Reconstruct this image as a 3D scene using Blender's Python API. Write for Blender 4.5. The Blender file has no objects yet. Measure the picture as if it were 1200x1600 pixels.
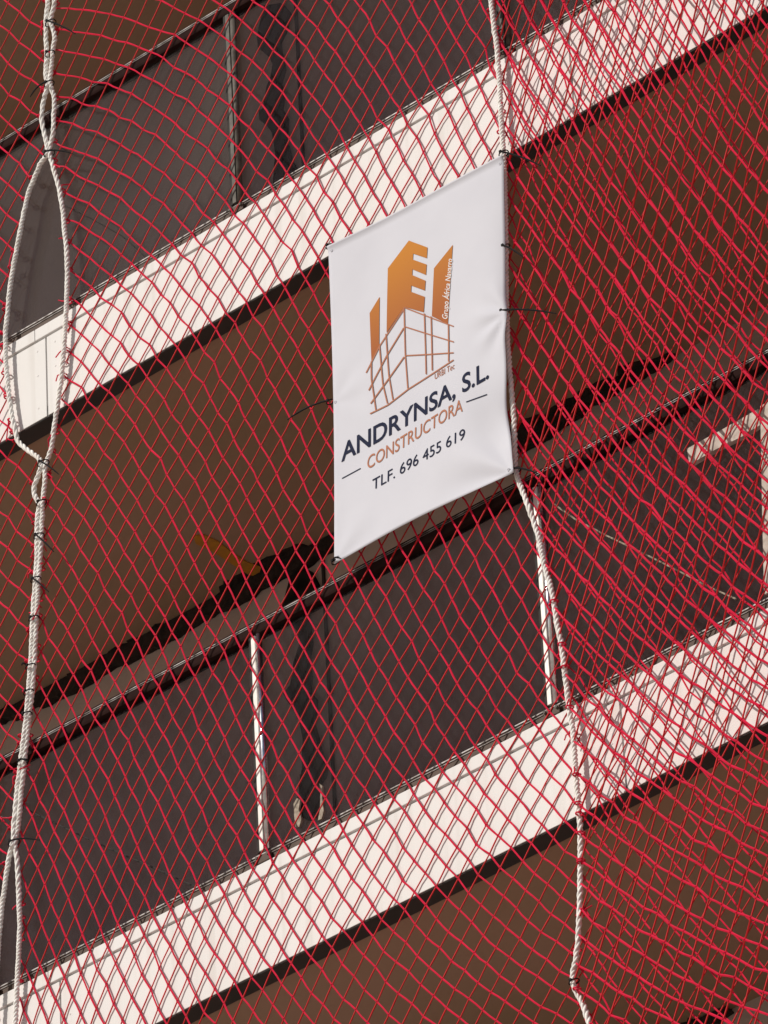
import bpy, bmesh, math, random
import numpy as np
from mathutils import Vector, Matrix

scene = bpy.context.scene
COL = scene.collection
random.seed(7)
rng = np.random.default_rng(11)

# ------------------------------------------------------------------ camera
CAM = np.array([13.53701181, -15.89458684, -13.73056968])
RV = np.array([0.74048519, 0.67048870, -0.04611491])
UV = np.array([0.39775228, -0.38189914, 0.83423388])
FV = np.array([-0.54173314, 0.63608015, 0.54947907])
FPX = 10310.2
cd = bpy.data.cameras.new('camera')
cam = bpy.data.objects.new('camera', cd)
COL.objects.link(cam)
cd.sensor_fit = 'VERTICAL'; cd.sensor_height = 36; cd.lens = FPX / 1600 * 36
cd.clip_start = 0.5; cd.clip_end = 3000
M = Matrix([[RV[0], UV[0], -FV[0], CAM[0]], [RV[1], UV[1], -FV[1], CAM[1]],
            [RV[2], UV[2], -FV[2], CAM[2]], [0, 0, 0, 1]])
cam.matrix_world = M
scene.camera = cam

# ------------------------------------------------------------------ sky, sun, exposure
SUN = Vector((0.53, 1.0, -0.87)).normalized()          # the way the light travels
w = bpy.data.worlds.new('World'); scene.world = w; w.use_nodes = True
nt = w.node_tree
sky = nt.nodes.new('ShaderNodeTexSky'); sky.sky_type = 'NISHITA'; sky.sun_disc = False
sky.sun_elevation = math.asin(-SUN.z); sky.sun_rotation = math.atan2(-SUN.x, -SUN.y)
sky.altitude = 100; sky.dust_density = 1.5
bg = nt.nodes['Background']; bg.inputs['Strength'].default_value = 0.055
nt.links.new(sky.outputs[0], bg.inputs['Color'])
sl = bpy.data.lights.new('sun', 'SUN'); sl.energy = 3.5; sl.angle = math.radians(0.5); sl.color = (1, 0.94, 0.86)
so = bpy.data.objects.new('sun', sl); COL.objects.link(so)
so.rotation_euler = SUN.to_track_quat('-Z', 'Y').to_euler(); so.location = (-12, -18, 20)
vs = scene.view_settings
vs.view_transform = 'Standard'; vs.look = 'None'; vs.exposure = 0.0; vs.gamma = 1; vs.use_curve_mapping = False

# ------------------------------------------------------------------ helpers
def pix(x, y, Y=0.0):
    """point of the upright plane at depth Y met by the sight line through photo pixel (x, y)"""
    x = np.asarray(x, float); y = np.asarray(y, float); Y = np.asarray(Y, float)
    d = FV + RV * ((x - 600) / FPX)[..., None] - UV * ((y - 800) / FPX)[..., None]
    t = (Y - CAM[1]) / d[..., 1]
    return CAM + d * t[..., None]

def link(o, parent=None):
    COL.objects.link(o)
    if parent is not None: o.parent = parent
    return o

def tag(o, label=None, cat=None, group=None, kind=None):
    if label: o['label'] = label
    if cat: o['category'] = cat
    if group: o['group'] = group
    if kind: o['kind'] = kind
    return o

def empty(name, loc):
    o = bpy.data.objects.new(name, None); o.location = loc; o.empty_display_size = 0.2
    return link(o)

class MB:
    """collects shapes into one mesh"""
    def __init__(s): s.v = []; s.f = []
    def add(s, v, f):
        n = len(s.v); s.v += [tuple(map(float, p)) for p in v]; s.f += [tuple(i + n for i in q) for q in f]
    def box(s, a, b, bev=0.0):
        (x0, y0, z0), (x1, y1, z1) = a, b
        if bev <= 0:
            s.add([(x0,y0,z0),(x1,y0,z0),(x1,y1,z0),(x0,y1,z0),(x0,y0,z1),(x1,y0,z1),(x1,y1,z1),(x0,y1,z1)],
                  [(0,3,2,1),(4,5,6,7),(0,1,5,4),(1,2,6,5),(2,3,7,6),(3,0,4,7)])
        else:
            bm = bmesh.new(); bmesh.ops.create_cube(bm, size=1)
            for v in bm.verts:
                v.co = Vector(((x0+x1)/2+v.co.x*(x1-x0), (y0+y1)/2+v.co.y*(y1-y0), (z0+z1)/2+v.co.z*(z1-z0)))
            bmesh.ops.bevel(bm, geom=bm.edges[:], offset=bev, segments=2, affect='EDGES', profile=.6)
            bm.verts.index_update()
            s.add([v.co[:] for v in bm.verts], [[v.index for v in f.verts] for f in bm.faces]); bm.free()
    def tube(s, pts, r, n=6, caps=True, up=None):
        pts = [np.asarray(p, float) for p in pts]; k = len(pts)
        rs = r if hasattr(r, '__len__') else [r] * k
        t0 = pts[1] - pts[0]; t0 = t0 / (np.linalg.norm(t0) + 1e-12)
        a = np.cross(t0, [0, 0, 1] if abs(t0[2]) < .9 else [1, 0, 0]); a /= np.linalg.norm(a)
        V = []
        for i, p in enumerate(pts):
            t = pts[min(i+1, k-1)] - pts[max(i-1, 0)]; t = t / (np.linalg.norm(t) + 1e-12)
            a = a - t * (a @ t); a /= (np.linalg.norm(a) + 1e-12); b = np.cross(t, a)
            for j in range(n):
                q = 2*math.pi*j/n
                V.append(p + rs[i]*(math.cos(q)*a + math.sin(q)*b))
        F = [(i*n+j, i*n+(j+1) % n, (i+1)*n+(j+1) % n, (i+1)*n+j) for i in range(k-1) for j in range(n)]
        if caps: F += [tuple(reversed(range(n))), tuple((k-1)*n+j for j in range(n))]
        s.add(V, F)
    def octa(s, c, r):
        c = np.asarray(c, float)
        s.add([c+(r,0,0), c-(r,0,0), c+(0,r,0), c-(0,r,0), c+(0,0,r), c-(0,0,r)],
              [(0,2,4),(2,1,4),(1,3,4),(3,0,4),(2,0,5),(1,2,5),(3,1,5),(0,3,5)])
    def prism(s, poly, y0, y1):
        """outline in (x, z), given depth from y0 to y1"""
        n = len(poly)
        s.add([(x, y0, z) for x, z in poly] + [(x, y1, z) for x, z in poly],
              [tuple(range(n)), tuple(reversed(range(n, 2*n)))] + [(i, n+i, n+(i+1) % n, (i+1) % n) for i in range(n)])
    def mesh(s, name):
        m = bpy.data.meshes.new(name); m.from_pydata(s.v, [], s.f); m.validate()
        bm = bmesh.new(); bm.from_mesh(m); bmesh.ops.recalc_face_normals(bm, faces=bm.faces[:]); bm.to_mesh(m); bm.free()
        return m
    def build(s, name, mat, parent=None, smooth=False, loc=None):
        m = s.mesh(name); m.materials.append(mat)
        if smooth: m.polygons.foreach_set('use_smooth', [True]*len(m.polygons))
        o = bpy.data.objects.new(name, m)
        if loc is not None: o.location = loc
        return link(o, parent)

def copy_tree(o, parent=None, dz=0.0, dx=0.0):
    c = o.copy(); link(c, parent)
    c.location = (o.location.x + dx, o.location.y, o.location.z + dz)
    for ch in o.children: 
        g = ch.copy(); link(g, c)
    return c

# ------------------------------------------------------------------ materials
def mat(name, col, rough=0.6, metal=0.0, spec=0.5, noise=None, bump=None, coat=0.0, col2=None):
    m = bpy.data.materials.new(name); m.use_nodes = True
    N = m.node_tree.nodes; L = m.node_tree.links; p = N['Principled BSDF']
    p.inputs['Base Color'].default_value = (*col, 1); p.inputs['Roughness'].default_value = rough
    p.inputs['Metallic'].default_value = metal; p.inputs['Specular IOR Level'].default_value = spec
    p.inputs['Coat Weight'].default_value = coat
    tc = N.new('ShaderNodeTexCoord')
    if noise:
        sc, lo, hi, det = noise
        n = N.new('ShaderNodeTexNoise'); n.inputs['Scale'].default_value = sc; n.inputs['Detail'].default_value = det
        L.new(tc.outputs['Object'], n.inputs['Vector'])
        r = N.new('ShaderNodeValToRGB'); r.color_ramp.elements[0].position = lo; r.color_ramp.elements[1].position = hi
        c2 = col2 or tuple(c*0.75 for c in col)
        r.color_ramp.elements[0].color = (*c2, 1); r.color_ramp.elements[1].color = (*col, 1)
        L.new(n.outputs['Fac'], r.inputs['Fac']); L.new(r.outputs['Color'], p.inputs['Base Color'])
    if bump:
        sc, st, dist = bump
        n2 = N.new('ShaderNodeTexNoise'); n2.inputs['Scale'].default_value = sc; n2.inputs['Detail'].default_value = 6
        L.new(tc.outputs['Object'], n2.inputs['Vector'])
        b = N.new('ShaderNodeBump'); b.inputs['Strength'].default_value = st; b.inputs['Distance'].default_value = dist
        L.new(n2.outputs['Fac'], b.inputs['Height']); L.new(b.outputs['Normal'], p.inputs['Normal'])
    return m

def speckled(m, col_dirt, scale, thr, amount=.6):
    """a second, finer layer of dirt over the base colour"""
    N = m.node_tree.nodes; L = m.node_tree.links; p = N['Principled BSDF']
    tc = N.new('ShaderNodeTexCoord'); n = N.new('ShaderNodeTexNoise'); n.inputs['Scale'].default_value = scale; n.inputs['Detail'].default_value = 8
    n.inputs['Roughness'].default_value = .7
    L.new(tc.outputs['Object'], n.inputs['Vector'])
    r = N.new('ShaderNodeMapRange'); r.inputs['From Min'].default_value = thr; r.inputs['From Max'].default_value = thr + .12
    r.inputs['To Max'].default_value = amount
    L.new(n.outputs['Fac'], r.inputs['Value'])
    mx = N.new('ShaderNodeMix'); mx.data_type = 'RGBA'
    src = p.inputs['Base Color'].links[0].from_socket if p.inputs['Base Color'].links else None
    if src: L.new(src, mx.inputs['A'])
    else: mx.inputs['A'].default_value = p.inputs['Base Color'].default_value
    mx.inputs['B'].default_value = (*col_dirt, 1)
    L.new(r.outputs['Result'], mx.inputs['Factor']); L.new(mx.outputs['Result'], p.inputs['Base Color'])
    return m

MT = {}
MT['ground'] = mat('paving_material', (0.50, 0.43, 0.36), .9, noise=(.6, .3, .7, 6))
MT['white'] = speckled(mat('white_panel_material', (0.77, 0.755, 0.74), .6, spec=.15, noise=(1.3, .3, .7, 4), col2=(.74, .72, .70)), (.5, .44, .38), 26, .70, .35)
def streaked(m, col, amount):
    N = m.node_tree.nodes; L = m.node_tree.links; p = N['Principled BSDF']
    tc = N.new('ShaderNodeTexCoord'); mp = N.new('ShaderNodeMapping'); mp.inputs['Scale'].default_value = (16, 16, .7)
    n = N.new('ShaderNodeTexNoise'); n.inputs['Scale'].default_value = 1; n.inputs['Detail'].default_value = 6
    L.new(tc.outputs['Object'], mp.inputs['Vector']); L.new(mp.outputs[0], n.inputs['Vector'])
    r = N.new('ShaderNodeMapRange'); r.inputs['From Min'].default_value = .52; r.inputs['From Max'].default_value = .8; r.inputs['To Max'].default_value = amount
    L.new(n.outputs['Fac'], r.inputs['Value']); mx = N.new('ShaderNodeMix'); mx.data_type = 'RGBA'
    L.new(p.inputs['Base Color'].links[0].from_socket, mx.inputs['A']); mx.inputs['B'].default_value = (*col, 1)
    L.new(r.outputs[0], mx.inputs['Factor']); L.new(mx.outputs['Result'], p.inputs['Base Color'])
streaked(MT['white'], (.42, .36, .30), .35)
MT['joint'] = mat('joint_material', (0.03, 0.025, 0.022), .9)
MT['drip'] = mat('drip_strip_material', (0.022, 0.013, 0.011), .55, noise=(9, .35, .65, 4), col2=(.012, .008, .007))
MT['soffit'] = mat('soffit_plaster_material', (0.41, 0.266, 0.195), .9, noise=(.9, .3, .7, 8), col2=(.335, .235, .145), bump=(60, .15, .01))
MT['wall'] = mat('brown_wall_material', (0.55, 0.435, 0.385), .9, noise=(2.5, .3, .7, 5), bump=(30, .3, .02))
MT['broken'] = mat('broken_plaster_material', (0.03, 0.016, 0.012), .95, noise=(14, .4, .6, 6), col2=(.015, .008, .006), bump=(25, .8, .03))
MT['bronze'] = mat('bronze_rail_material', (0.030, 0.014, 0.012), .8, spec=.04, noise=(20, .3, .7, 4), col2=(.02, .009, .008))
MT['silver'] = mat('bare_aluminium_material', (0.55, 0.54, 0.53), .34, metal=.9, noise=(30, .35, .65, 4), col2=(.36, .34, .32))
MT['dullrail'] = mat('dull_base_rail_material', (0.10, 0.065, 0.048), .6, spec=.2, noise=(25, .35, .65, 5), col2=(.07, .045, .032))
MT['chrome'] = mat('polished_steel_material', (0.85, 0.84, 0.85), .21, metal=1.0, noise=(40, .35, .65, 3), col2=(.6, .58, .6))
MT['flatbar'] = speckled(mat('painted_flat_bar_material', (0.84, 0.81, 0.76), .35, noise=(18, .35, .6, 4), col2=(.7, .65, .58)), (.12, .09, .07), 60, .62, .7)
MT['rope'] = mat('rope_material', (0.93, 0.915, 0.88), .85, spec=.2, noise=(45, .3, .65, 5), col2=(.76, .72, .67))
MT['tie'] = mat('black_tie_material', (0.010, 0.009, 0.010), .75, spec=.15)
MT['net'] = mat('red_cord_material', (0.74, 0.012, 0.060), .65, spec=.15, noise=(9, .3, .7, 4), col2=(.58, .012, .042))
MT['net_shaded'] = mat('shaded_red_cord_material', (0.62, 0.018, 0.024), .65, spec=.15, noise=(9, .3, .7, 4), col2=(.46, .016, .016))  # same cord; the weaker light on the steep strands is put into this colour
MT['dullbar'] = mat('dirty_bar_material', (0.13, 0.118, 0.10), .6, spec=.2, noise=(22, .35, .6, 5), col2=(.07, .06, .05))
MT['highlight'] = mat('highlight_trim_material', (0.34, 0.32, 0.31), .5, metal=.3, spec=.3, noise=(35, .4, .6, 5), col2=(.12, .10, .09))  # pale colour that paints the highlight lines on the rails
MT['cream'] = mat('cream_frame_material', (0.64, 0.58, 0.51), .7, spec=.15, noise=(25, .35, .65, 5), col2=(.40, .34, .29))
MT['vinyl'] = mat('white_vinyl_material', (0.635, 0.635, 0.69), .6, spec=.12, noise=(3.5, .3, .7, 6), col2=(.59, .59, .645))
MT['orange'] = mat('orange_print_material', (0.46, 0.12, 0.010), .6, spec=.12, noise=(5, .3, .7, 3), col2=(.38, .115, .03))
def ink_gradient(m, z0, z1, lo, hi):
    N = m.node_tree.nodes; L = m.node_tree.links; tc = N.new('ShaderNodeTexCoord'); sp = N.new('ShaderNodeSeparateXYZ')
    L.new(tc.outputs['Object'], sp.inputs[0]); r = N.new('ShaderNodeMapRange'); r.inputs['From Min'].default_value = z0; r.inputs['From Max'].default_value = z1
    L.new(sp.outputs['Z'], r.inputs['Value']); mx = N.new('ShaderNodeMix'); mx.data_type = 'RGBA'
    mx.inputs['A'].default_value = (*lo, 1); mx.inputs['B'].default_value = (*hi, 1)
    L.new(r.outputs[0], mx.inputs['Factor']); L.new(mx.outputs['Result'], N['Principled BSDF'].inputs['Base Color'])
ink_gradient(MT['orange'], .86, 1.22, (.36, .10, .020), (.52, .19, .012))        # the logo is printed as a brown to gold blend
MT['copper'] = mat('copper_print_material', (0.42, 0.16, 0.085), .6, spec=.12)
MT['navy'] = mat('navy_print_material', (0.014, 0.018, 0.045), .7, spec=.05, noise=(30, .3, .7, 3), col2=(.025, .03, .06))
MT['paper'] = mat('white_print_material', (0.72, 0.70, 0.70), .6, spec=.12)
MT['black_sheet'] = mat('black_sheet_material', (0.010, 0.008, 0.007), .9, spec=.05, noise=(12, .35, .65, 5), col2=(.03, .024, .022))
MT['scrap'] = mat('beige_scrap_material', (0.42, 0.36, 0.28), .8, noise=(60, .35, .65, 4), col2=(.2, .15, .11))
MT['ochre'] = mat('ochre_patch_material', (0.60, 0.27, 0.015), .85, noise=(30, .3, .7, 4), col2=(.46, .20, .03))

# smoked balustrade glass: dark, faintly dirty, with a clear coat that mirrors the sky
def smoked_glass(name, d0, d1):
    m = bpy.data.materials.new(name); m.use_nodes = True
    N = m.node_tree.nodes; L = m.node_tree.links; N.clear()
    out = N.new('ShaderNodeOutputMaterial'); tr = N.new('ShaderNodeBsdfTransparent'); tr.inputs['Color'].default_value = (.62, .60, .62, 1)
    gl = N.new('ShaderNodeBsdfGlossy'); gl.inputs['Roughness'].default_value = .05; gl.inputs['Color'].default_value = (.85, .74, .80, 1)
    fr = N.new('ShaderNodeFresnel'); fr.inputs['IOR'].default_value = 1.14
    mx = N.new('ShaderNodeMixShader'); L.new(fr.outputs[0], mx.inputs[0]); L.new(tr.outputs[0], mx.inputs[1]); L.new(gl.outputs[0], mx.inputs[2])
    df = N.new('ShaderNodeBsdfDiffuse'); df.inputs['Color'].default_value = (.30, .27, .24, 1)
    tc = N.new('ShaderNodeTexCoord'); n = N.new('ShaderNodeTexNoise'); n.inputs['Scale'].default_value = .9; n.inputs['Detail'].default_value = 7
    L.new(tc.outputs['Object'], n.inputs['Vector'])
    r = N.new('ShaderNodeMapRange'); r.inputs['From Min'].default_value = .42; r.inputs['From Max'].default_value = .72
    r.inputs['To Min'].default_value = d0; r.inputs['To Max'].default_value = d1
    L.new(n.outputs['Fac'], r.inputs['Value'])
    m2 = N.new('ShaderNodeMixShader'); L.new(r.outputs[0], m2.inputs[0]); L.new(mx.outputs[0], m2.inputs[1]); L.new(df.outputs[0], m2.inputs[2])
    L.new(m2.outputs[0], out.inputs['Surface'])
    return m
g = smoked_glass('smoked_glass_material', .004, .035)
MT['dusty_glass'] = smoked_glass('dusty_smoked_glass_material', .06, .13)
MT['glass'] = g

# ------------------------------------------------------------------ ground
gb = MB(); gb.add([(-900, -900, 0), (900, -900, 0), (900, 900, 0), (-900, 900, 0)], [(0, 1, 2, 3)])
GZ = CAM[2] - 1.6
tag(gb.build('ground', MT['ground'], loc=(0, 0, GZ)), kind='structure')

# ------------------------------------------------------------------ building
ZR, ZC, ZB, FH = -0.1715, -1.2463, -1.6966, 3.0       # rail top, kerb top, fascia foot of the storey in view, storey height
XP1, XP2, XJ = -0.709, 0.722, 1.061
BAY, PAN = XP2 - XP1, 2.815
DEPTH = 1.52
XL, XR = XP1 - 3*BAY - .1, XP1 + 4*BAY + .1
bld = tag(empty('apartment_building', (0, 0.8, GZ)), 'brown apartment block with white banded balconies and dark smoked glass railings behind the red nets', 'building')
OFF = Vector((0, -0.8, -GZ))                                # parts are modelled in world space
def part(mb, name, m, parent=None, smooth=False):
    o = mb.build(name, m, parent or bld, smooth)
    if parent is None: o.location = OFF
    return o

def ragged(x0, x1, zt, n, seed, hmin, hmax):
    r = random.Random(seed); top = []; bot = []; h = .5
    for i in range(n + 1):
        x = x0 + (x1 - x0) * i / n
        top.append((x, zt))
        if r.random() < .35: h = min(1, max(0, h + r.uniform(-.45, .45)))
        env = min(1, (x - x0) / .15 + .3, (x1 - x) / .25 + .25)
        bot.append((x + r.uniform(-.012, .012), zt - env * (hmin + (hmax - hmin) * (h + r.uniform(-.12, .12)))))
    return top + bot[::-1]

def strip_poly(pts, Y, dz=0.0):
    q = pix([p[0] for p in pts], [p[1] for p in pts], Y)
    return [(float(a), float(c) + dz) for a, _, c in q]
raw = [(450, 60), (430, -30), (455, -120), (480, -230), (600, -260), (640, -170), (600, -60), (575, 20), (585, 100), (597, 200), (585, 300), (592, 400), (590, 480), (632, 540), (622, 620), (615, 700), (640, 760), (652, 830), (672, 900), (690, 960), (692, 1020), (645, 1060), (640, 1150), (646, 1250), (600, 1300), (560, 1290), (530, 1240), (522, 1190), (545, 1130), (538, 1060), (552, 980), (548, 900), (562, 800), (545, 720), (535, 650), (500, 590), (462, 560), (440, 500), (478, 470), (490, 400), (497, 330), (520, 260), (540, 190), (520, 130)]

FLOORS = range(-4, 3)
for k in FLOORS:
    dz = k * FH
    lowest = (k == -4)
    b = MB(); b.box((XL, .06, ZB + dz + .008), (XR, DEPTH + .25, ZC + dz - .03))
    slab = part(b, 'balcony_slab', MT['soffit'])
    b = MB(); b.box((XL, .004, ZB + dz - .006), (XR, .0925, ZB + dz + .05), .004)
    part(b, 'drip_strip', MT['drip'], slab)
    b = MB(); b.box((XL, .03, ZB + dz + .052), (XR, .058, ZC + dz - .012))
    part(b, 'backing_board', MT['joint'], slab)
    xs = [XJ + PAN * i for i in range(-3, 3)]
    edges = [XL] + [x for x in xs if XL + .1 < x < XR - .1] + [XR]
    for x0, x1 in zip(edges[:-1], edges[1:]):
        b = MB(); b.box((x0 + .004, 0, ZB + dz), (x1 - .004, .028, ZC + dz - .066), .002)
        part(b, 'fascia_panel', MT['white'], slab)
        b = MB(); b.box((x0 - .058, -.0035, ZC + dz - .056), (x1 - .061, .11, ZC + dz), .003)
        part(b, 'cap_strip', MT['white'], slab)
        for xx in (x0 + .05, x1 - .05):                       # rivets beside each joint
            for zz in (ZB + .06, ZB + .22, ZC - .11):
                b = MB(); b.tube([(xx, .002, zz + dz), (xx, -.0015, zz + dz)], .004, 8)
                part(b, 'rivet', MT['white'], slab)
    # back wall of the storey above this slab
    b = MB(); b.box((XL, DEPTH, ZC + dz - .03), (XR, DEPTH + .25, ZB + dz + FH + .008))
    wall = part(b, 'back_wall', MT['wall'])
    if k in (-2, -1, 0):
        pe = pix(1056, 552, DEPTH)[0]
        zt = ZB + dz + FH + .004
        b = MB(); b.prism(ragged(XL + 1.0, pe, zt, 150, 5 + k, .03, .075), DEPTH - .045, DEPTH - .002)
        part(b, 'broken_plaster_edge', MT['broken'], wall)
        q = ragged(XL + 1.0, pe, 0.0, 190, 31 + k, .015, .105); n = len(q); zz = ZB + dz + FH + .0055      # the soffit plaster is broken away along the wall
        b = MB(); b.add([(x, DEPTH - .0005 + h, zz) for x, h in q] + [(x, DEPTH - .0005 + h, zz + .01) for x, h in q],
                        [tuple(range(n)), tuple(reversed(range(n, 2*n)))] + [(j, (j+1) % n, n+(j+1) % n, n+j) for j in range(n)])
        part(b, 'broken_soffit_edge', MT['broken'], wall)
    if k in (0, 1):                                          # a broken strip down the wall, seen through the glass
        rr = random.Random(k)
        poly = [(x + rr.uniform(-.008, .008), z + rr.uniform(-.01, .01)) for x, z in strip_poly([(340 + x/4, 960 + y/4) for x, y in raw], DEPTH, dz)]
        b = MB(); b.prism(poly, DEPTH - .03, DEPTH - .001)
        part(b, 'broken_plaster_strip', MT['black_sheet'], wall)
        gx = float(pix(516, 1080, DEPTH)[0])
        b = MB(); b.box((gx - .006, DEPTH - .012, ZC + dz), (gx + .006, DEPTH - .001, ZB + dz + FH)); part(b, 'wall_seam', MT['joint'], wall)
    # rails
    z = ZR + dz
    b = MB(); b.box((XL, .002, z - .064), (XR, .056, z), .012); hr = part(b, 'handrail', MT['bronze'])
    for zt0, zt1, yy in ((z - .0165, z - .0125, -.0005), (z - .024, z - .021, 0.0)):
        b = MB(); b.box((XL, yy, zt0), (XR, .0025, zt1), .001); part(b, 'highlight_trim', MT['highlight'], hr)  # highlight lines along the handrail, drawn as thin pale strips
    b = MB(); b.box((XL, .012, ZC + dz + .003), (XR, .052, ZC + dz + .055), .004); br = part(b, 'base_rail', MT['dullrail'])
    for zt0, zt1 in ((.045, .051), (.034, .037)):
        b = MB(); b.box((XL, .0085, ZC + dz + zt0), (XR, .0125, ZC + dz + zt1), .001); part(b, 'highlight_trim', MT['highlight'], br)  # the base rail's highlight lines, drawn the same way
    if k == 0:                                               # splintered pale bits left standing on the base rail, against the glass
        for px0 in ([(480, 1185), (500, 1150), (520, 1160), (512, 1220), (528, 1280), (515, 1330), (490, 1330), (484, 1270)],
                    [(640, 1060), (660, 1075), (658, 1150), (668, 1230), (655, 1280), (632, 1290), (645, 1220), (648, 1130)]):
            b = MB(); b.prism(strip_poly([(340 + x/4, 960 + y/4) for x, y in px0], .018), .0135, .0228)
            part(b, 'pale_splinter', MT['scrap'], br)
    # glass and posts
    for i in range(-3, 4):
        x0, x1 = XP1 + i*BAY, XP1 + (i+1)*BAY
        cuts = [x0 + .012, x1 - .010]
        for a, c in zip(cuts[0::2], cuts[1::2]):
            b = MB(); b.box((a, .024, ZC + dz + .056), (c, .036, z - .063), .001)
            part(b, 'glass_panel', MT['dusty_glass'] if k == 1 and i <= -1 else MT['glass'])
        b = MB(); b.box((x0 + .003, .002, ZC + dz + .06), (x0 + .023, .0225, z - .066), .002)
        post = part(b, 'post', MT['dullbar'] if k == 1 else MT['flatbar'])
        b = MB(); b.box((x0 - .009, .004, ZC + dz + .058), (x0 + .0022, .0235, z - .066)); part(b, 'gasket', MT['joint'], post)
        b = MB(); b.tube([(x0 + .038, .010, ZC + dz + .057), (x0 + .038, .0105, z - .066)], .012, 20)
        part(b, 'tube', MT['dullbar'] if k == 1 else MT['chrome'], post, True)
        b = MB(); b.box((x0 - .014, -.004, ZC + dz + .003), (x0 + .062, .0055, ZC + dz + .038), .003)
        part(b, 'bracket', MT['dullrail'], post)
        for bx in (x0 - .004, x0 + .052):
            b = MB(); b.tube([(bx, -.003, ZC + dz + .028), (bx, -.012, ZC + dz + .028)], .006, 8)
            part(b, 'bolt', MT['dullbar'], post)
# roof slab so that the top storey is closed
b = MB(); b.box((XL, .0, ZB + 9.0), (XR, 8, ZB + 9.4)); part(b, 'roof', MT['soffit'])
b = MB(); b.box((XL + .01, DEPTH + .26, .0 + GZ), (XR - .01, 8, ZB + 8.99)); part(b, 'inner_block', MT['wall'])
b = MB(); b.box((XL + .02, .06, GZ), (XR - .02, DEPTH + .255, ZB - 12 + .004)); part(b, 'ground_storey', MT['wall'])

# ochre smear on the soffit over the banner storey
def soffit_pt(px, py, z):
    d = FV + RV * ((px - 600) / FPX) - UV * ((py - 800) / FPX)
    q = CAM + d * ((z - CAM[2]) / d[2]); return q[0], q[1]
zs = ZB + FH + .003
op = [soffit_pt(x, y, 0) for x, y in ()]
out = [(302, 838), (318, 836), (340, 846), (366, 866), (388, 880), (408, 886), (404, 902), (386, 897), (360, 880), (332, 862), (306, 850)]
P = [soffit_pt(x, y, zs) for x, y in out]
b = MB(); n = len(P)
b.add([(x, y, zs) for x, y in P] + [(x, y, zs + .012) for x, y in P], [tuple(range(n)), tuple(reversed(range(n, 2*n)))] + [(i, (i+1) % n, n+(i+1) % n, n+i) for i in range(n)])
o = part(b, 'ochre_patch', MT['ochre']); o['label'] = 'ochre yellow smear on the brown soffit'

# ------------------------------------------------------------------ things on the railings
# white L-shaped frame on the right
b = MB()
b.prism(strip_poly([(1075, 702), (1130, 672), (1186, 640), (1189, 665), (1163, 682), (1120, 703), (1079, 727)], .008), .002, .0225)
wf = b.build('white_frame', MT['cream'])
b = MB(); b.prism(strip_poly([(1190, 636), (1222, 618), (1228, 915), (1196, 930), (1193, 800)], .008), .000, .0225)
b.build('upright', MT['cream'], wf)
tag(wf, 'white L shaped frame against the glass at the right edge', 'frame')

def streak(name, pts, Y, r, m, lab):  # thin tube drawn along a slanting line in the glass
    b = MB(); b.tube([pix(x, y, Y) for x, y in pts], r, 6); o = b.build(name, m); tag(o, lab, 'streak', 'thin streaks across the glass'); return o
streak('streak', [(866, 788), (900, 812), (950, 838), (1000, 862), (1060, 892), (1110, 918), (1150, 936)], .017, .0035, MT['scrap'], 'thin pale wire slanting across the glass right of the banner')
streak('streak', [(36, 1262), (110, 1298), (180, 1330), (240, 1356), (306, 1386)], .017, .0035, MT['joint'], 'thin dark wire slanting across the lower left glass')
streak('streak', [(96, 318), (140, 340), (190, 368), (225, 400)], .017, .0022, MT['joint'], 'thin faint wire slanting across the upper left glass')

# ------------------------------------------------------------------ ropes
RL = [(77,-140),(76,-60),(75,0),(72.5,24),(72,48),(73,82),(71.5,114),(74,135),(67.5,161),(65.5,190),(74,236),(62,258),(50,288),(45,300),(30,370),(17,440),(11,497),(8.5,525),(9.5,567),(13,605),(17,639),(25,678),(28,690),(46,706),(64,723),(54,759),(53,772),(61,789),(59,810),(57,875),(52,950),(47,1050),(42,1110),(32,1195),(27,1234),(22,1290),(20,1316),(14,1341),(5.5,1397),(1.5,1431),(-3,1490),(-8,1560),(-12,1640),(-14,1740)]
RR = [(88,-140),(87,-60),(86,0),(80,28),(82.5,43),(86,58),(82.5,79),(80.5,105),(79,129),(85,150),(84.5,178),(84,206),(78,236),(84,262),(92,289),(96,310),(100,343),(105,400),(105.5,450),(103,500),(100,553),(95,600),(88,650),(81,697),(72,725),(71,745),(68.5,770),(66.5,795),(65,830),(63,875),(58,950),(53,1050),(47,1110),(38,1195),(34,1234),(29.5,1282),(24,1319),(27,1341),(29.5,1375),(31,1417),(31,1445),(29.5,1487),(27,1552),(25,1580),(24,1640),(22,1740)]
RM = [(748,-140),(758,-60),(766,0),(774,60),(780,130),(783,200),(786,240),(788,290),(790,400),(791,490),(794,560),(798,600),(802,650),(803,690),(806,738),(817,770),(830,805),(839,832),(844,855),(852,890),(862,927),(869,970),(875,1000),(880,1032),(884,1070),(887,1095),(890,1120),(895,1150),(902,1250),(906,1300),(906,1375),(905,1425),(902,1470),(899,1500),(895,1535),(910,1570),(922,1605),(938,1660),(955,1740)]
def smooth_path(pts, step=4.0):
    pts = np.array(pts, float); d = np.r_[0, np.cumsum(np.linalg.norm(np.diff(pts, axis=0), axis=1))]
    n = len(pts); out = []
    for i in range(n-1):
        p0, p1, p2, p3 = pts[max(i-1, 0)], pts[i], pts[i+1], pts[min(i+2, n-1)]
        k = max(2, int((d[i+1]-d[i]) / step))
        for t in np.linspace(0, 1, k, endpoint=False):
            out.append(.5*((2*p1)+(-p0+p2)*t+(2*p0-5*p1+4*p2-p3)*t*t+(-p0+3*p1-3*p2+p3)*t**3))
    out.append(pts[-1]); return np.array(out)
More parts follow.
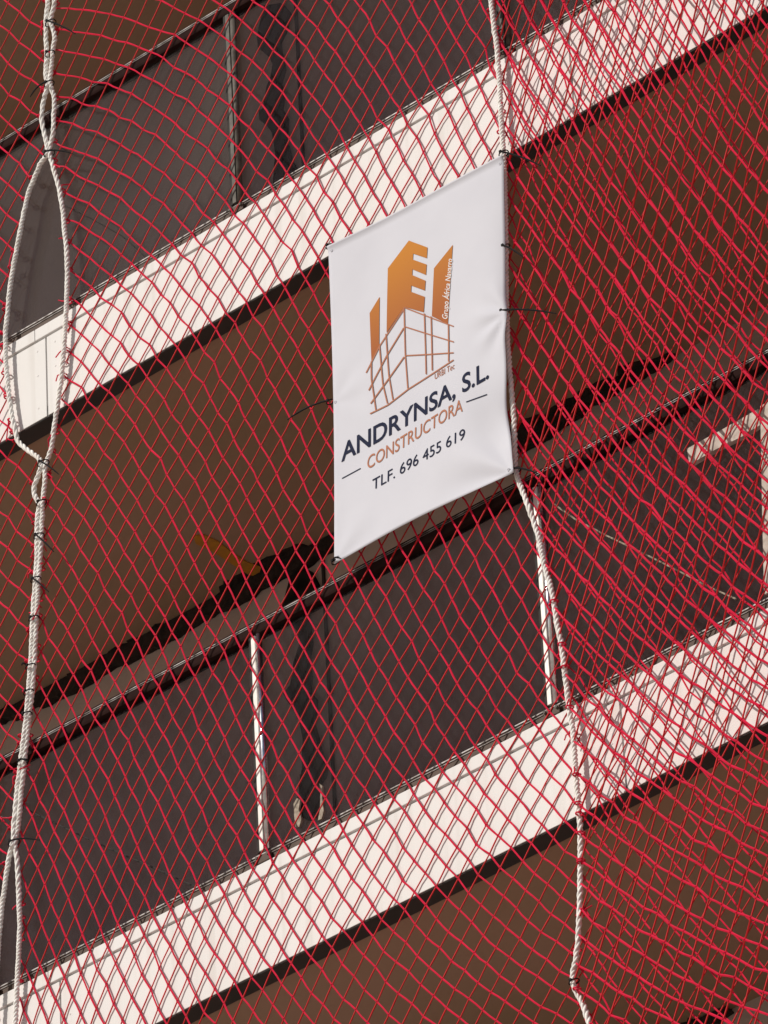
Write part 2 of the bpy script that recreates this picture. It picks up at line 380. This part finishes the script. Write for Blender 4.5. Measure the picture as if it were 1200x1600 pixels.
def rope(name, pts, Y, r, label):
    q = smooth_path(pts, 5.0)
    yy = Y + .004*np.sin(q[:, 1]/90.0)
    c = pix(q[:, 0], q[:, 1], yy)
    L = np.r_[0, np.cumsum(np.linalg.norm(np.diff(c, axis=0), axis=1))]
    s = np.arange(0, L[-1], .006)
    c = np.stack([np.interp(s, L, c[:, i]) for i in range(3)], 1)
    t = np.gradient(c, axis=0); t /= np.linalg.norm(t, axis=1)[:, None]
    a = np.cross(t, [0, 1, 0]); a /= np.linalg.norm(a, axis=1)[:, None]; bb = np.cross(t, a)
    o = empty(name, tuple(c[-1]))
    tag(o, label, 'rope', 'white twisted ropes edging the nets')
    ir = np.random.default_rng(int(abs(pts[3][0])))
    sm = lambda n_, a_: np.convolve(ir.normal(0, a_, len(s)+n_-1), np.ones(n_)/n_**.5, 'valid')
    c = c + np.stack([sm(16, .0007), sm(16, .0007), sm(16, .0003)], 1)
    tw = np.cumsum(.006*(1 + sm(40, .22)))
    for k in range(3):
        ph = tw / .066 * 2*math.pi + k*2*math.pi/3
        h = c + (r*.56*(1 + sm(12, .10)))[:, None]*(np.cos(ph)[:, None]*a + np.sin(ph)[:, None]*bb)
        m = MB(); m.tube(list(h - c[-1]), list(r*.60*(1 + sm(8, .06))), 6)
        m.build('strand', MT['rope'], o, True)
    return o
rope('rope', RL, -.033, .0096, 'left strand of the doubled white twisted rope at the left, looping out to the edge')
rope('rope', RR, -.028, .0096, 'right strand of the doubled white twisted rope at the left')
rope('rope', RM, -.040, .0100, 'white twisted rope running down past the right edge of the banner')

# ------------------------------------------------------------------ nets
class Field:
    """scalar field whose whole-number contours are the cords of one direction"""
    def __init__(s, data, fam, deg=3, ridge=2e-3):
        s.e = [(i, j) for i in range(deg+1) for j in range(deg+1-i) if i+j > 0]
        A = []; B = []
        for x, y, m, sp in data:
            X, Y = (x-600)/600, (y-800)/600
            if fam == 'A': gx = 1/sp; gy = -gx/m
            else: gy = 1/sp; gx = -m*gy
            A.append([i*X**(i-1)*Y**j if i else 0 for i, j in s.e]); B.append(gx*600)
            A.append([j*X**i*Y**(j-1) if j else 0 for i, j in s.e]); B.append(gy*600)
        A = np.array(A); B = np.array(B)
        R = np.diag([ridge*len(B)*(.2 if i+j == 1 else 1)*(i+j)**2 for i, j in s.e])
        s.c = np.linalg.solve(A.T@A + R, A.T@B)
    def val(s, x, y):
        X, Y = (x-600)/600, (y-800)/600
        return sum(c*X**i*Y**j for c, (i, j) in zip(s.c, s.e))
    def grad(s, x, y):
        X, Y = (x-600)/600, (y-800)/600
        gx = sum(c*i*X**(i-1)*Y**j for c, (i, j) in zip(s.c, s.e) if i)/600
        gy = sum(c*j*X**i*Y**(j-1) for c, (i, j) in zip(s.c, s.e) if j)/600
        return gx + 0*x, gy + 0*x

LA = [(130,50,-2,23),(320,220,-2,24),(440,60,-1.9,25),(600,100,-1.8,25),(740,40,-1.6,26),(260,480,-1.8,23),(110,560,-1.75,23),(150,730,-1.75,23),(250,840,-1.85,23),(340,900,-1.9,24),(80,1260,-1.9,24),(390,1250,-1.75,25),(330,1490,-2.2,25),(90,1530,-2.7,22),(480,1040,-2.1,26),(610,1000,-1.85,26),(760,990,-1.67,28),(500,1380,-2,28),(700,1470,-2.1,28),(830,1410,-1.8,30),(640,250,-1.9,25)]
LB = [(155,120,.3,40),(110,60,.25,40),(250,170,.45,42),(330,100,.5,45),(340,250,.7,48),(155,280,.35,38),(460,80,1.0,57),(460,150,1.1,54),(580,70,1.75,62),(700,60,1.8,66),(130,340,.5,40),(180,380,1.1,45),(285,470,1.35,50),(330,570,1.4,54),(140,670,1.3,52),(390,560,1.75,60),(420,345,1.5,56),(640,250,2.1,68),(350,650,2.0,66),(140,740,1.3,50),(230,760,1.5,56),(370,740,2.3,72),(100,1050,1.9,62),(260,1030,2.3,72),(370,1000,2.3,72),(90,1260,2.0,62),(120,1400,2.5,72),(70,1560,3.2,85),(150,1550,2.8,78),(370,1230,1.65,54),(370,1520,1.4,49),(240,1330,2.1,66),(270,1560,1.8,60),(480,1080,1.75,64),(660,970,1.8,66),(780,990,1.25,49),(680,1100,1.4,53),(560,1200,1.5,56),(610,1350,1.15,45),(640,1500,1.25,48),(820,1410,.95,41),(830,1520,.65,38),(880,1300,.9,40),(700,1290,1.15,45),(450,1500,1.4,52)]
R1A = [(820,100,-3.2,21),(820,300,-4.5,21),(1000,60,-3.2,22),(1080,400,-6,21),(1000,300,-5,21),(850,700,-3.6,21),(1100,650,-4.5,21),(1100,850,-3.4,23),(900,900,-3.4,22),(1050,1150,-2.8,25),(1000,1300,-3,24),(1100,1450,-4,24),(950,1550,-3.5,25)]
R1B = [(850,150,1.7,60),(850,330,1.5,54),(1100,400,1.15,47),(1050,150,1.35,50),(1000,700,1.15,46),(900,650,1.2,47),(1080,850,.9,42),(1170,900,.75,40),(1080,1120,.9,42),(1000,1290,.65,38),(1050,1420,.62,38),(1000,1560,.58,40),(900,950,1.4,52)]
R2A = [(820,100,-2.6,23),(830,300,-2.3,24),(1000,60,-2,26),(1080,400,-1.4,28),(1000,300,-1.7,27),(850,700,-2.2,25),(1100,650,-1.7,27),(1100,850,-1.7,27),(900,900,-2,26),(1050,1150,-2.1,27),(1000,1300,-1.7,27),(1100,1450,-1.7,28),(950,1550,-1.6,28)]
R2B = [(850,150,1.9,64),(850,330,1.9,62),(1100,400,1.5,54),(1050,150,1.6,58),(1000,700,1.5,54),(900,650,1.5,54),(1080,850,1.2,49),(1170,900,1.1,48),(1080,1120,1.2,49),(1000,1290,1.25,50),(1050,1420,1.3,51),(1000,1560,1.2,50),(900,950,1.6,56)]
ZA = [(20,50,-2,24),(20,700,-1.9,24),(15,1100,-1.9,24),(10,1500,-2.2,24),(-60,300,-2,24),(-60,900,-2,24),(-60,1400,-2,24)]
ZB_ = [(30,80,1.1,51),(20,200,1.0,50),(10,600,.9,46),(20,720,.55,42),(30,820,.6,42),(20,1000,.9,46),(10,1150,1.2,50),(5,1350,1.4,52),(-60,300,1.0,50),(-60,900,.9,46),(-60,1400,1.2,50)]

def xat(path, y):
    p = np.array(sorted(path, key=lambda q: q[1])); return np.interp(y, p[:, 1], p[:, 0])

def net(name, A, B, xmin, xmax, Yf, rA, rB, label, seed, jit=1.6, deg=3, pa=.0, pb=.0, skip=None, fold=1.2):
    fa, fb = Field(A, 'A', deg), Field(B, 'B', deg)
    r = np.random.default_rng(seed)
    ys0, ys1 = -120, 1720
    gx, gy = np.meshgrid(np.arange(-180, 1330, 7.), np.arange(ys0, ys1, 7.))
    gx = gx.ravel(); gy = gy.ravel()
    keep = (gx > xmin(gy) - 60) & (gx < xmax(gy) + 60); gx = gx[keep]; gy = gy[keep]
    ga, gb_ = fa.val(gx, gy) + pa, fb.val(gx, gy) + pb
    nodes = {}
    key = {}
    for x, y, a, c in zip(gx, gy, ga, gb_):
        i, j = round(a), round(c); e = (a-i)**2 + (c-j)**2
        if (i, j) not in key or e < key[i, j][0]: key[i, j] = (e, x, y)
    IJ = list(key); x = np.array([key[q][1] for q in IJ]); y = np.array([key[q][2] for q in IJ])
    I = np.array([q[0] for q in IJ]); J = np.array([q[1] for q in IJ]); e0 = np.array([key[q][0] for q in IJ])
    for _ in range(6):
        va, vb = fa.val(x, y) + pa - I, fb.val(x, y) + pb - J
        ax, ay = fa.grad(x, y); bx, by = fb.grad(x, y); D = ax*by - ay*bx; D = np.where(abs(D) < 1e-6, 1e-6, D)
        x = x - np.clip((va*by - vb*ay)/D, -12, 12); y = y - np.clip((vb*ax - va*bx)/D, -12, 12)
    ok = (abs(fa.val(x, y) + pa - I) < .02) & (abs(fb.val(x, y) + pb - J) < .02) & (e0 < .5)
    # uneven knots, with slow drifts so whole rows wander together
    ph = r.uniform(0, 6.28, 6)
    ax, ay = fa.grad(x, y); gl = np.hypot(ax, ay); tx, ty = -ay/gl, ax/gl; nx, ny = ax/gl, ay/gl     # along and across the steep cords
    al = r.normal(0, jit, len(x)) + 1.5*np.sin(x/53-y/41+ph[2]) + 0.7*np.sin(I*2.3+ph[3]); ac = r.normal(0, .45, len(x)) + .9*np.sin(y/130+ph[0]+J*.4)
    x2 = x + al*tx + ac*nx; y2 = y + al*ty + ac*ny
    for _ in range(60):                                   # uneven pulls and slack spots
        cx, cy, sg = r.uniform(-100, 1300), r.uniform(-100, 1700), r.uniform(35, 90)
        wgt = np.exp(-((x-cx)**2+(y-cy)**2)/(2*sg*sg)); th = r.uniform(0, 6.28); am = r.uniform(.4, 1)*fold
        x2 = x2 + wgt*am*math.cos(th); y2 = y2 + wgt*am*math.sin(th)
    for q, a, c, o_ in zip(IJ, x2, y2, ok):
        if o_: nodes[q] = (a, c)
    inside = {q: (xmin(p[1]) <= p[0] <= xmax(p[1])) and not (skip and skip(p[0], p[1])) for q, p in nodes.items()}
    mA = MB(); m = MB(); ends = []
    def P3(p, extra=0.0):
        return pix(p[0], p[1], Yf(p[0], p[1]) + extra)
    for q, p in nodes.items():
        for dq, rad in (((0, 1), rA), ((1, 0), rB)):
            n2 = (q[0]+dq[0], q[1]+dq[1])
            if n2 not in nodes: continue
            p2 = nodes[n2]
            if math.hypot(p[0]-p2[0], p[1]-p2[1]) > 110: continue
            a, c = inside[q], inside[n2]
            if not (a or c): continue
            s, t = np.array(p), np.array(p2)
            if not (a and c):
                u, v = (s, t) if a else (t, s)
                lo, hi = 0., 1.
                for _ in range(12):
                    mid = (lo+hi)/2; z = u + (v-u)*mid
                    if (xmin(z[1]) <= z[0] <= xmax(z[1])) and not (skip and skip(z[0], z[1])): lo = mid
                    else: hi = mid
                s, t = u, u + (v-u)*lo
                if not (skip and skip(*(u + (v-u)*hi))): ends.append(t)
            md = (s+t)/2 + r.normal(0, .45, 2)*(1 if dq[0] else .4)
            off = 0.0
            (m if dq[0] else mA).tube([P3(s), P3(md, -.002 if dq[0] else .002), P3(t)], rad*r.uniform(.9, 1.1), 5, caps=False)
        if inside[q]:
            m.octa(P3(p), max(rA, rB)*r.uniform(1.6, 2.0))
    # lashings where cords meet the edge rope: a turn round the rope and loose ends
    for t in ends:
        if t[0] < -100 or t[0] > 1290 or r.random() > (.55 if t[0] < 200 else .3) or (235 < t[1] < 750 and 500 < t[0] < 815): continue
        c = P3(t); R = .0145
        ring = [c + np.array([R*math.cos(q), R*math.sin(q), .004*math.sin(q*.5)]) for q in np.linspace(0, 6.0, 10)]
        m.tube(ring, .0034, 5)
        if r.random() < .5:
            d1 = r.normal(0, 1, 3)*np.array([.03, .012, .03])
            m.tube([c + [0, -R, 0], c + [0, -R-.006, 0] + d1*.6, c + [0, -R, 0] + d1*1.1 + r.normal(0, .008, 3)], .0028, 5)
    nf = len(m.f); m.add(mA.v, mA.f)
    o = m.build(name, MT['net']); o.data.materials.append(MT['net_shaded'])
    for f in list(o.data.polygons)[nf:]: f.material_index = 1
    tag(o, label, 'safety net', 'red safety nets over the facade')
    return o, nodes

xl = lambda y: xat(RL, y); xr = lambda y: xat(RR, y); xm = lambda y: xat(RM, y)
wob = lambda x, y, s: .0035*math.sin(x/71+s) + .0035*math.sin(y/93+1.7*s) + .002*math.sin((x+y)/47+s)
net('safety_net', LA, LB, lambda y: xr(y)+3, lambda y: xm(y)-1, lambda x, y: -.0082 + .45*wob(x, y, 1), .0030, .0037,
    'red diamond mesh safety net stretched between the left ropes and the rope by the banner', 3, deg=4)
net('safety_net', R2A, R2B, lambda y: xm(y)+2, lambda y: y*0+1310., lambda x, y: -.016 - .025*min(1, max(0, (x-830)/250)) + wob(x, y, 2), .0027, .0034,
    'inner of two overlapping red nets right of the banner rope, close to the glass', 5, jit=1.7, fold=3.0)
net('safety_net', R1A, R1B, lambda y: xm(y)+2, lambda y: y*0+1310., lambda x, y: -.030 - .06*min(1, max(0, (x-820)/250)) + wob(x, y, 4), .0034, .0045,
    'outer of two overlapping red nets right of the banner rope, bulging outwards', 9, jit=1.6, fold=3.0)
net('safety_net', ZA, ZB_, lambda y: y*0-150., lambda y: xl(y)-3, lambda x, y: -.016 + wob(x, y, 3), .0030, .0037,
    'narrow red net strip left of the doubled white rope at the left edge', 12, deg=2)

# ------------------------------------------------------------------ banner
BY = -.075
c_tl, c_tr, c_br, c_bl = [pix(x, y, BY) for x, y in ((512, 386), (787, 243), (804, 739), (522, 881))]
def ban(u, v):
    """banner surface: u to the right, v downwards, both 0..1"""
    u = np.asarray(u, float); v = np.asarray(v, float)
    p = (c_tl*((1-u)*(1-v))[..., None] + c_tr*(u*(1-v))[..., None] + c_br*(u*v)[..., None] + c_bl*((1-u)*v)[..., None])
    e = u**6
    dx = -.020*e*np.sin(np.pi*v) - .028*u**5*np.exp(-((v-.80)/.085)**2) + .010*e*np.exp(-((v-.50)/.05)**2)
    dx += .006*(1-u)**5*np.sin(np.pi*v)
    dzz = .016*np.sin(np.pi*u)*v**6 - .006*np.sin(np.pi*u)*(1-v)**6
    d = .010*np.sin(3.1*u+1.0)*np.sin(2.6*v+.4)
    rb = np.hypot((u-1.0)*.95, (v-1.0)*1.5); th = np.arctan2((1-v)*1.5+1e-6, (1-u)*.95+1e-6)
    d += .008*np.sin(th*7)*np.exp(-((rb-.22)/.2)**2)
    rt = np.hypot((u-1.0)*.95, (v-.50)*1.5); tt = np.arctan2((v-.5)*1.5, (1-u)*.95+1e-6)
    d += .004*np.sin(tt*7+.6)*np.exp(-((rt-.10)/.09)**2)
    rl = np.hypot(u*.95, (v-.50)*1.5)
    d += .0015*np.sin(np.arctan2((v-.5)*1.5, u*.95+1e-6)*6)*np.exp(-((rl-.12)/.1)**2)
    r0 = np.hypot(u*.95, (1-v)*1.5); d += .002*np.sin(np.arctan2((1-v)*1.5, u*.95+1e-6)*6)*np.exp(-((r0-.12)/.11)**2)
    d += .030*u**8*np.exp(-((v-.82)/.09)**2) + .02*u**14*np.exp(-((v-.3)/.2)**2)
    d += -.010*np.clip(1-v/.022, 0, 1)**2 + .003*np.sin(9*v+5*u)*np.sin(4*u)
    q = p.copy(); q[..., 0] += dx; q[..., 2] += dzz; q[..., 1] += d
    return q
bn = tag(empty('banner', tuple(c_bl)), 'white vinyl builder banner with an orange tower logo and phone number tied to the net', 'banner')
bo = np.array(c_bl)
NU, NV = 60, 110
vs_ = np.r_[np.linspace(0, .03, 8)[:-1], np.linspace(.03, 1, NV-7)]
uu, vv = np.meshgrid(np.linspace(0, 1, NU), vs_)
G = ban(uu, vv) - bo; nv = len(vs_)
b = MB(); b.add(G.reshape(-1, 3), [(j*NU+i, j*NU+i+1, (j+1)*NU+i+1, (j+1)*NU+i) for j in range(nv-1) for i in range(NU-1)])
sh = b.build('sheet', MT['vinyl'], bn, True)
md = sh.modifiers.new('thickness', 'SOLIDIFY'); md.thickness = .0012; md.offset = 0
# eyelets
for u, v in ((.02, .016), (.98, .02), (.985, .50), (.975, .985), (.02, .985), (.012, .50)):
    c = ban(u, v) - bo
    ring = [c + np.array([.005*math.cos(t), -.001, .005*math.sin(t)]) for t in np.linspace(0, 2*math.pi, 14)]
    b = MB(); b.tube(ring, .0016, 6); b.build('eyelet', MT['vinyl'], bn, True)

H = np.array([[c_tl[0], c_tl[2]], [c_tr[0], c_tr[2]], [c_br[0], c_br[2]], [c_bl[0], c_bl[2]]])
def uv_of(x, y):
    """banner coordinates of a photo pixel"""
    p = pix(x, y, BY); t = np.array([p[0], p[2]]); u = v = .5
    for _ in range(12):
        f = H[0]*(1-u)*(1-v)+H[1]*u*(1-v)+H[2]*u*v+H[3]*(1-u)*v - t
        fu = (H[1]-H[0])*(1-v)+(H[2]-H[3])*v; fv = (H[3]-H[0])*(1-u)+(H[2]-H[1])*u
        s = np.linalg.solve(np.array([fu, fv]).T, f); u -= s[0]; v -= s[1]
    return np.array([u, v])
def lift(UVs, off):
    UVs = np.asarray(UVs, float); q = ban(UVs[:, 0], UVs[:, 1]) - bo; q[:, 1] -= off
    return q
def print_poly(name, polys, m, off=.0026, cuts=3):
    """flat print: outlines in banner coordinates laid on the sheet"""
    bm = bmesh.new()
    for P in polys:
        bm.faces.new([bm.verts.new((a, c, 0)) for a, c in P])
    bmesh.ops.triangulate(bm, faces=bm.faces[:])
    for _ in range(cuts):
        bmesh.ops.subdivide_edges(bm, edges=bm.edges[:], cuts=1); bmesh.ops.triangulate(bm, faces=bm.faces[:])
    bm.verts.index_update()
    q = lift([(v.co.x, v.co.y) for v in bm.verts], off)
    b = MB(); b.add(q, [[v.index for v in f.verts] for f in bm.faces]); bm.free()
    return b.build(name, m, bn)
T = lambda x, y: uv_of(540 + x/5.335, 360 + y/5.335)
print_poly('logo_tower', [[T(*p) for p in ((190,685),(275,548),(272,940),(280,950),(205,1085))]], MT['orange'])
print_poly('logo_tower', [[T(*p) for p in P] for P in (
    ((345,310),(525,78),(562,93),(563,190),(560,240),(557,322),(555,370),(547,458),(545,510),(548,652),(487,636),(335,850)),
    ((562,93),(685,140),(680,230),(563,190)), ((560,240),(678,283),(672,370),(557,322)),
    ((555,370),(668,418),(662,500),(547,458)), ((545,510),(660,552),(650,680),(548,652)))], MT['orange'])
print_poly('logo_tower', [[T(*p) for p in ((740,315),(900,120),(855,780),(718,712))]], MT['orange'])
LN = [[(485,640),(905,800)],[(485,650),(275,960),(160,1185)],[(490,800),(905,930)],[(485,1040),(905,1020)],[(190,1525),(340,1450),(510,1320),(905,1080)],[(480,810),(335,1040),(180,1330)],[(480,1050),(350,1230),(195,1440)],[(485,640),(490,1040),(508,1315)],[(655,690),(665,1195)],[(712,715),(718,1165)],[(860,780),(862,1095)],[(330,860),(350,1200),(383,1410)],[(275,960),(300,1280),(337,1440)],[(205,1090),(205,1240),(240,1495)]]
def ribbon(pts, wd):
    out = []
    for (x0, y0), (x1, y1) in zip(pts[:-1], pts[1:]):
        L = math.hypot(x1-x0, y1-y0); n = np.array([-(y1-y0), x1-x0])/L*wd/2
        a, c = np.array([x0, y0]), np.array([x1, y1])
        out.append([T(*(a+n)), T(*(c+n)), T(*(c-n)), T(*(a-n))])
    return out
for i, l in enumerate(LN):
    print_poly('logo_line', ribbon(l, 10), MT['copper'], .0026 + .00012*i, 2)
def text(name, s, p0, p1, cap, m, off=.0024, bold=0.0, shear=0.0, up=None):
    """p0, p1: photo pixels of the two ends of the baseline; cap: capital height in photo pixels"""
    cu = bpy.data.curves.new('lettering', 'FONT'); cu.body = s; cu.offset = bold; cu.resolution_u = 4
    o = bpy.data.objects.new('lettering', cu); COL.objects.link(o)
    me = bpy.data.meshes.new_from_object(o.evaluated_get(bpy.context.evaluated_depsgraph_get()))
    bpy.data.objects.remove(o)
    bm = bmesh.new(); bm.from_mesh(me); bmesh.ops.triangulate(bm, faces=bm.faces[:]); bm.verts.index_update()
    v = np.array([q.co[:2] for q in bm.verts]); F = [[q.index for q in f.verts] for f in bm.faces]; bm.free()
    x0, x1 = v[:, 0].min(), v[:, 0].max(); h = .70
    a, c = uv_of(*p0), uv_of(*p1)
    upv = (uv_of(p0[0] + (up[0] if up else 0), p0[1] + (up[1] if up else -1)*cap) - a)
    UVs = a + np.outer((v[:, 0]-x0)/(x1-x0), c-a) + np.outer(v[:, 1]/h, upv)
    # one object for each word: cut where no letter covers the line
    cov = sorted((v[f, 0].min(), v[f, 0].max()) for f in F); starts = [cov[0][0]]; reach = cov[0][1]
    for lo, hi in cov:
        if lo > reach + .20: starts.append(lo)
        reach = max(reach, hi)
    starts.append(1e9); L3 = lift(UVs, off)
    for lo, hi in zip(starts[:-1], starts[1:]):
        Fw = [f for f in F if lo - 1e-6 <= v[f, 0].min() < hi - 1e-6]; used = sorted({i for f in Fw for i in f}); ix = {q: i for i, q in enumerate(used)}
        b = MB(); b.add(L3[used], [[ix[i] for i in f] for f in Fw]); b.build(name, m, bn)
text('company_name', 'ANDRYNSA, S.L.', (530.5, 721.5), (768.5, 589.5), 28, MT['navy'], bold=.016)
text('trade_name', 'CONSTRUCTORA', (571.5, 733.5), (725, 642), 20.5, MT['copper'], bold=.004)
text('phone_line', 'TLF. 696 455 619', (580, 767), (729.5, 686), 18, MT['navy'])
text('small_lettering', 'URBI Tec', (678.5, 592.5), (711, 576), 9.5, MT['copper'])
text('tower_lettering', 'Grupo \u00c1frica Navarro', (699.5, 499), (708.5, 405), 1, MT['paper'], off=.0032, bold=.012, up=(-8.5, -2.0))
for p0, p1 in (((532, 747.5), (561, 731.5)), ((730.5, 628), (765.5, 614.5))):
    a, c = np.array(p0), np.array(p1)
    print_poly('dash', [[uv_of(*(a+(0, -.8))), uv_of(*(c+(0, -.8))), uv_of(*(c+(0, .8))), uv_of(*(a+(0, .8)))]], MT['navy'], .0024, 2)

# ------------------------------------------------------------------ cable ties
def tie(px, py, Y, R, tail, lab):
    c = pix(px, py, Y); o = empty('cable_tie', tuple(c)); tag(o, lab, 'cable tie', 'black cable ties on the ropes and banner')
    ring = [np.array([R*1.25*math.cos(q), R*math.sin(q), .004*math.cos(q)]) for q in np.linspace(0, 2*math.pi, 15)]
    b = MB(); b.tube(ring, .0026, 5); b.build('loop', MT['tie'], o)
    b = MB(); b.box((-.005, -R-.008, -.005), (.005, -R, .005), .001); b.build('head', MT['tie'], o)
    if tail:
        e = pix(tail[0], tail[1], Y - .03) - c; s = np.array([0, -R-.003, 0])
        mid = (s+e)/2 + np.array([0, -.012, .014])
        pts = [(1-t)**2*s + 2*t*(1-t)*mid + t*t*e for t in np.linspace(0, 1, 8)]
        b = MB(); b.tube(pts, [.0038]*6+[.0032, .002], 5); b.build('tail', MT['tie'], o)
YR = -.038
TIES = [(79,36,.020,(118,53),'topmost black cable tie round the left double rope, tail to the right'),
 (78,84,.018,None,'short tailless black tie on the left rope just above the upper handrail'),
 (77,131,.018,(47,152),'black tie on the upper left rope with its tail to the left'),
 (77,240,.020,(113,240),'black tie where the left rope splits in two, tail to the right'),
 (68,724,.020,(92,741),'black tie where the left ropes rejoin under the white band'),
 (65,786,.018,None,'black loop round the left rope under the rejoined strands'),
 (61,838,.018,(84,862),'black tie with a drooping tail on the left rope beside brown soffit'),
 (56,906,.018,(76,925),'black tie with a short drooping tail lower on the left rope'),
 (53,967,.018,None,'tailless black tie on the left rope opposite the ochre smear'),
 (48,1042,.018,(34,1040),'black tie on the left rope with a stub tail to the left'),
 (45,1082,.018,None,'tailless black tie on the left rope above the broken plaster edge'),
 (42,1117,.018,None,'tailless black tie on the left rope just above the middle handrail'),
 (35,1191,.018,(43,1190),'stubby black tie on the left rope just below the middle handrail'),
 (22,1317,.020,(62,1313),'lowest black tie on the left rope where it splits again')]
for x, y, R, t, lab in TIES: tie(x, y, YR, R, t, lab)
TIES2 = [(787,240,-.046,.016,(845,259),'black tie at the top right corner of the banner'),
 (790,386,-.05,.014,(818,402),'small black tie between the top right corner and middle of the banner edge'),
 (788,488,-.055,.016,(869,490),'black tie halfway down the right banner edge with a long straight tail'),
 (806,735,-.05,.016,(840,740),'black tie at the bottom right corner of the banner'),
 (897,1534,-.046,.016,None,'black tie at the kink low on the rope beneath the banner'),
 (516,628,-.065,.012,(449,656),'black tie halfway down the left banner edge with a long tail'),
 (515,385,-.065,.012,None,'black tie at the top left corner of the banner'),
 (524,878,-.065,.012,(533,873),'black tie at the bottom left corner of the banner')]
for x, y, Y, R, t, lab in TIES2: tie(x, y, Y, R, t, lab)
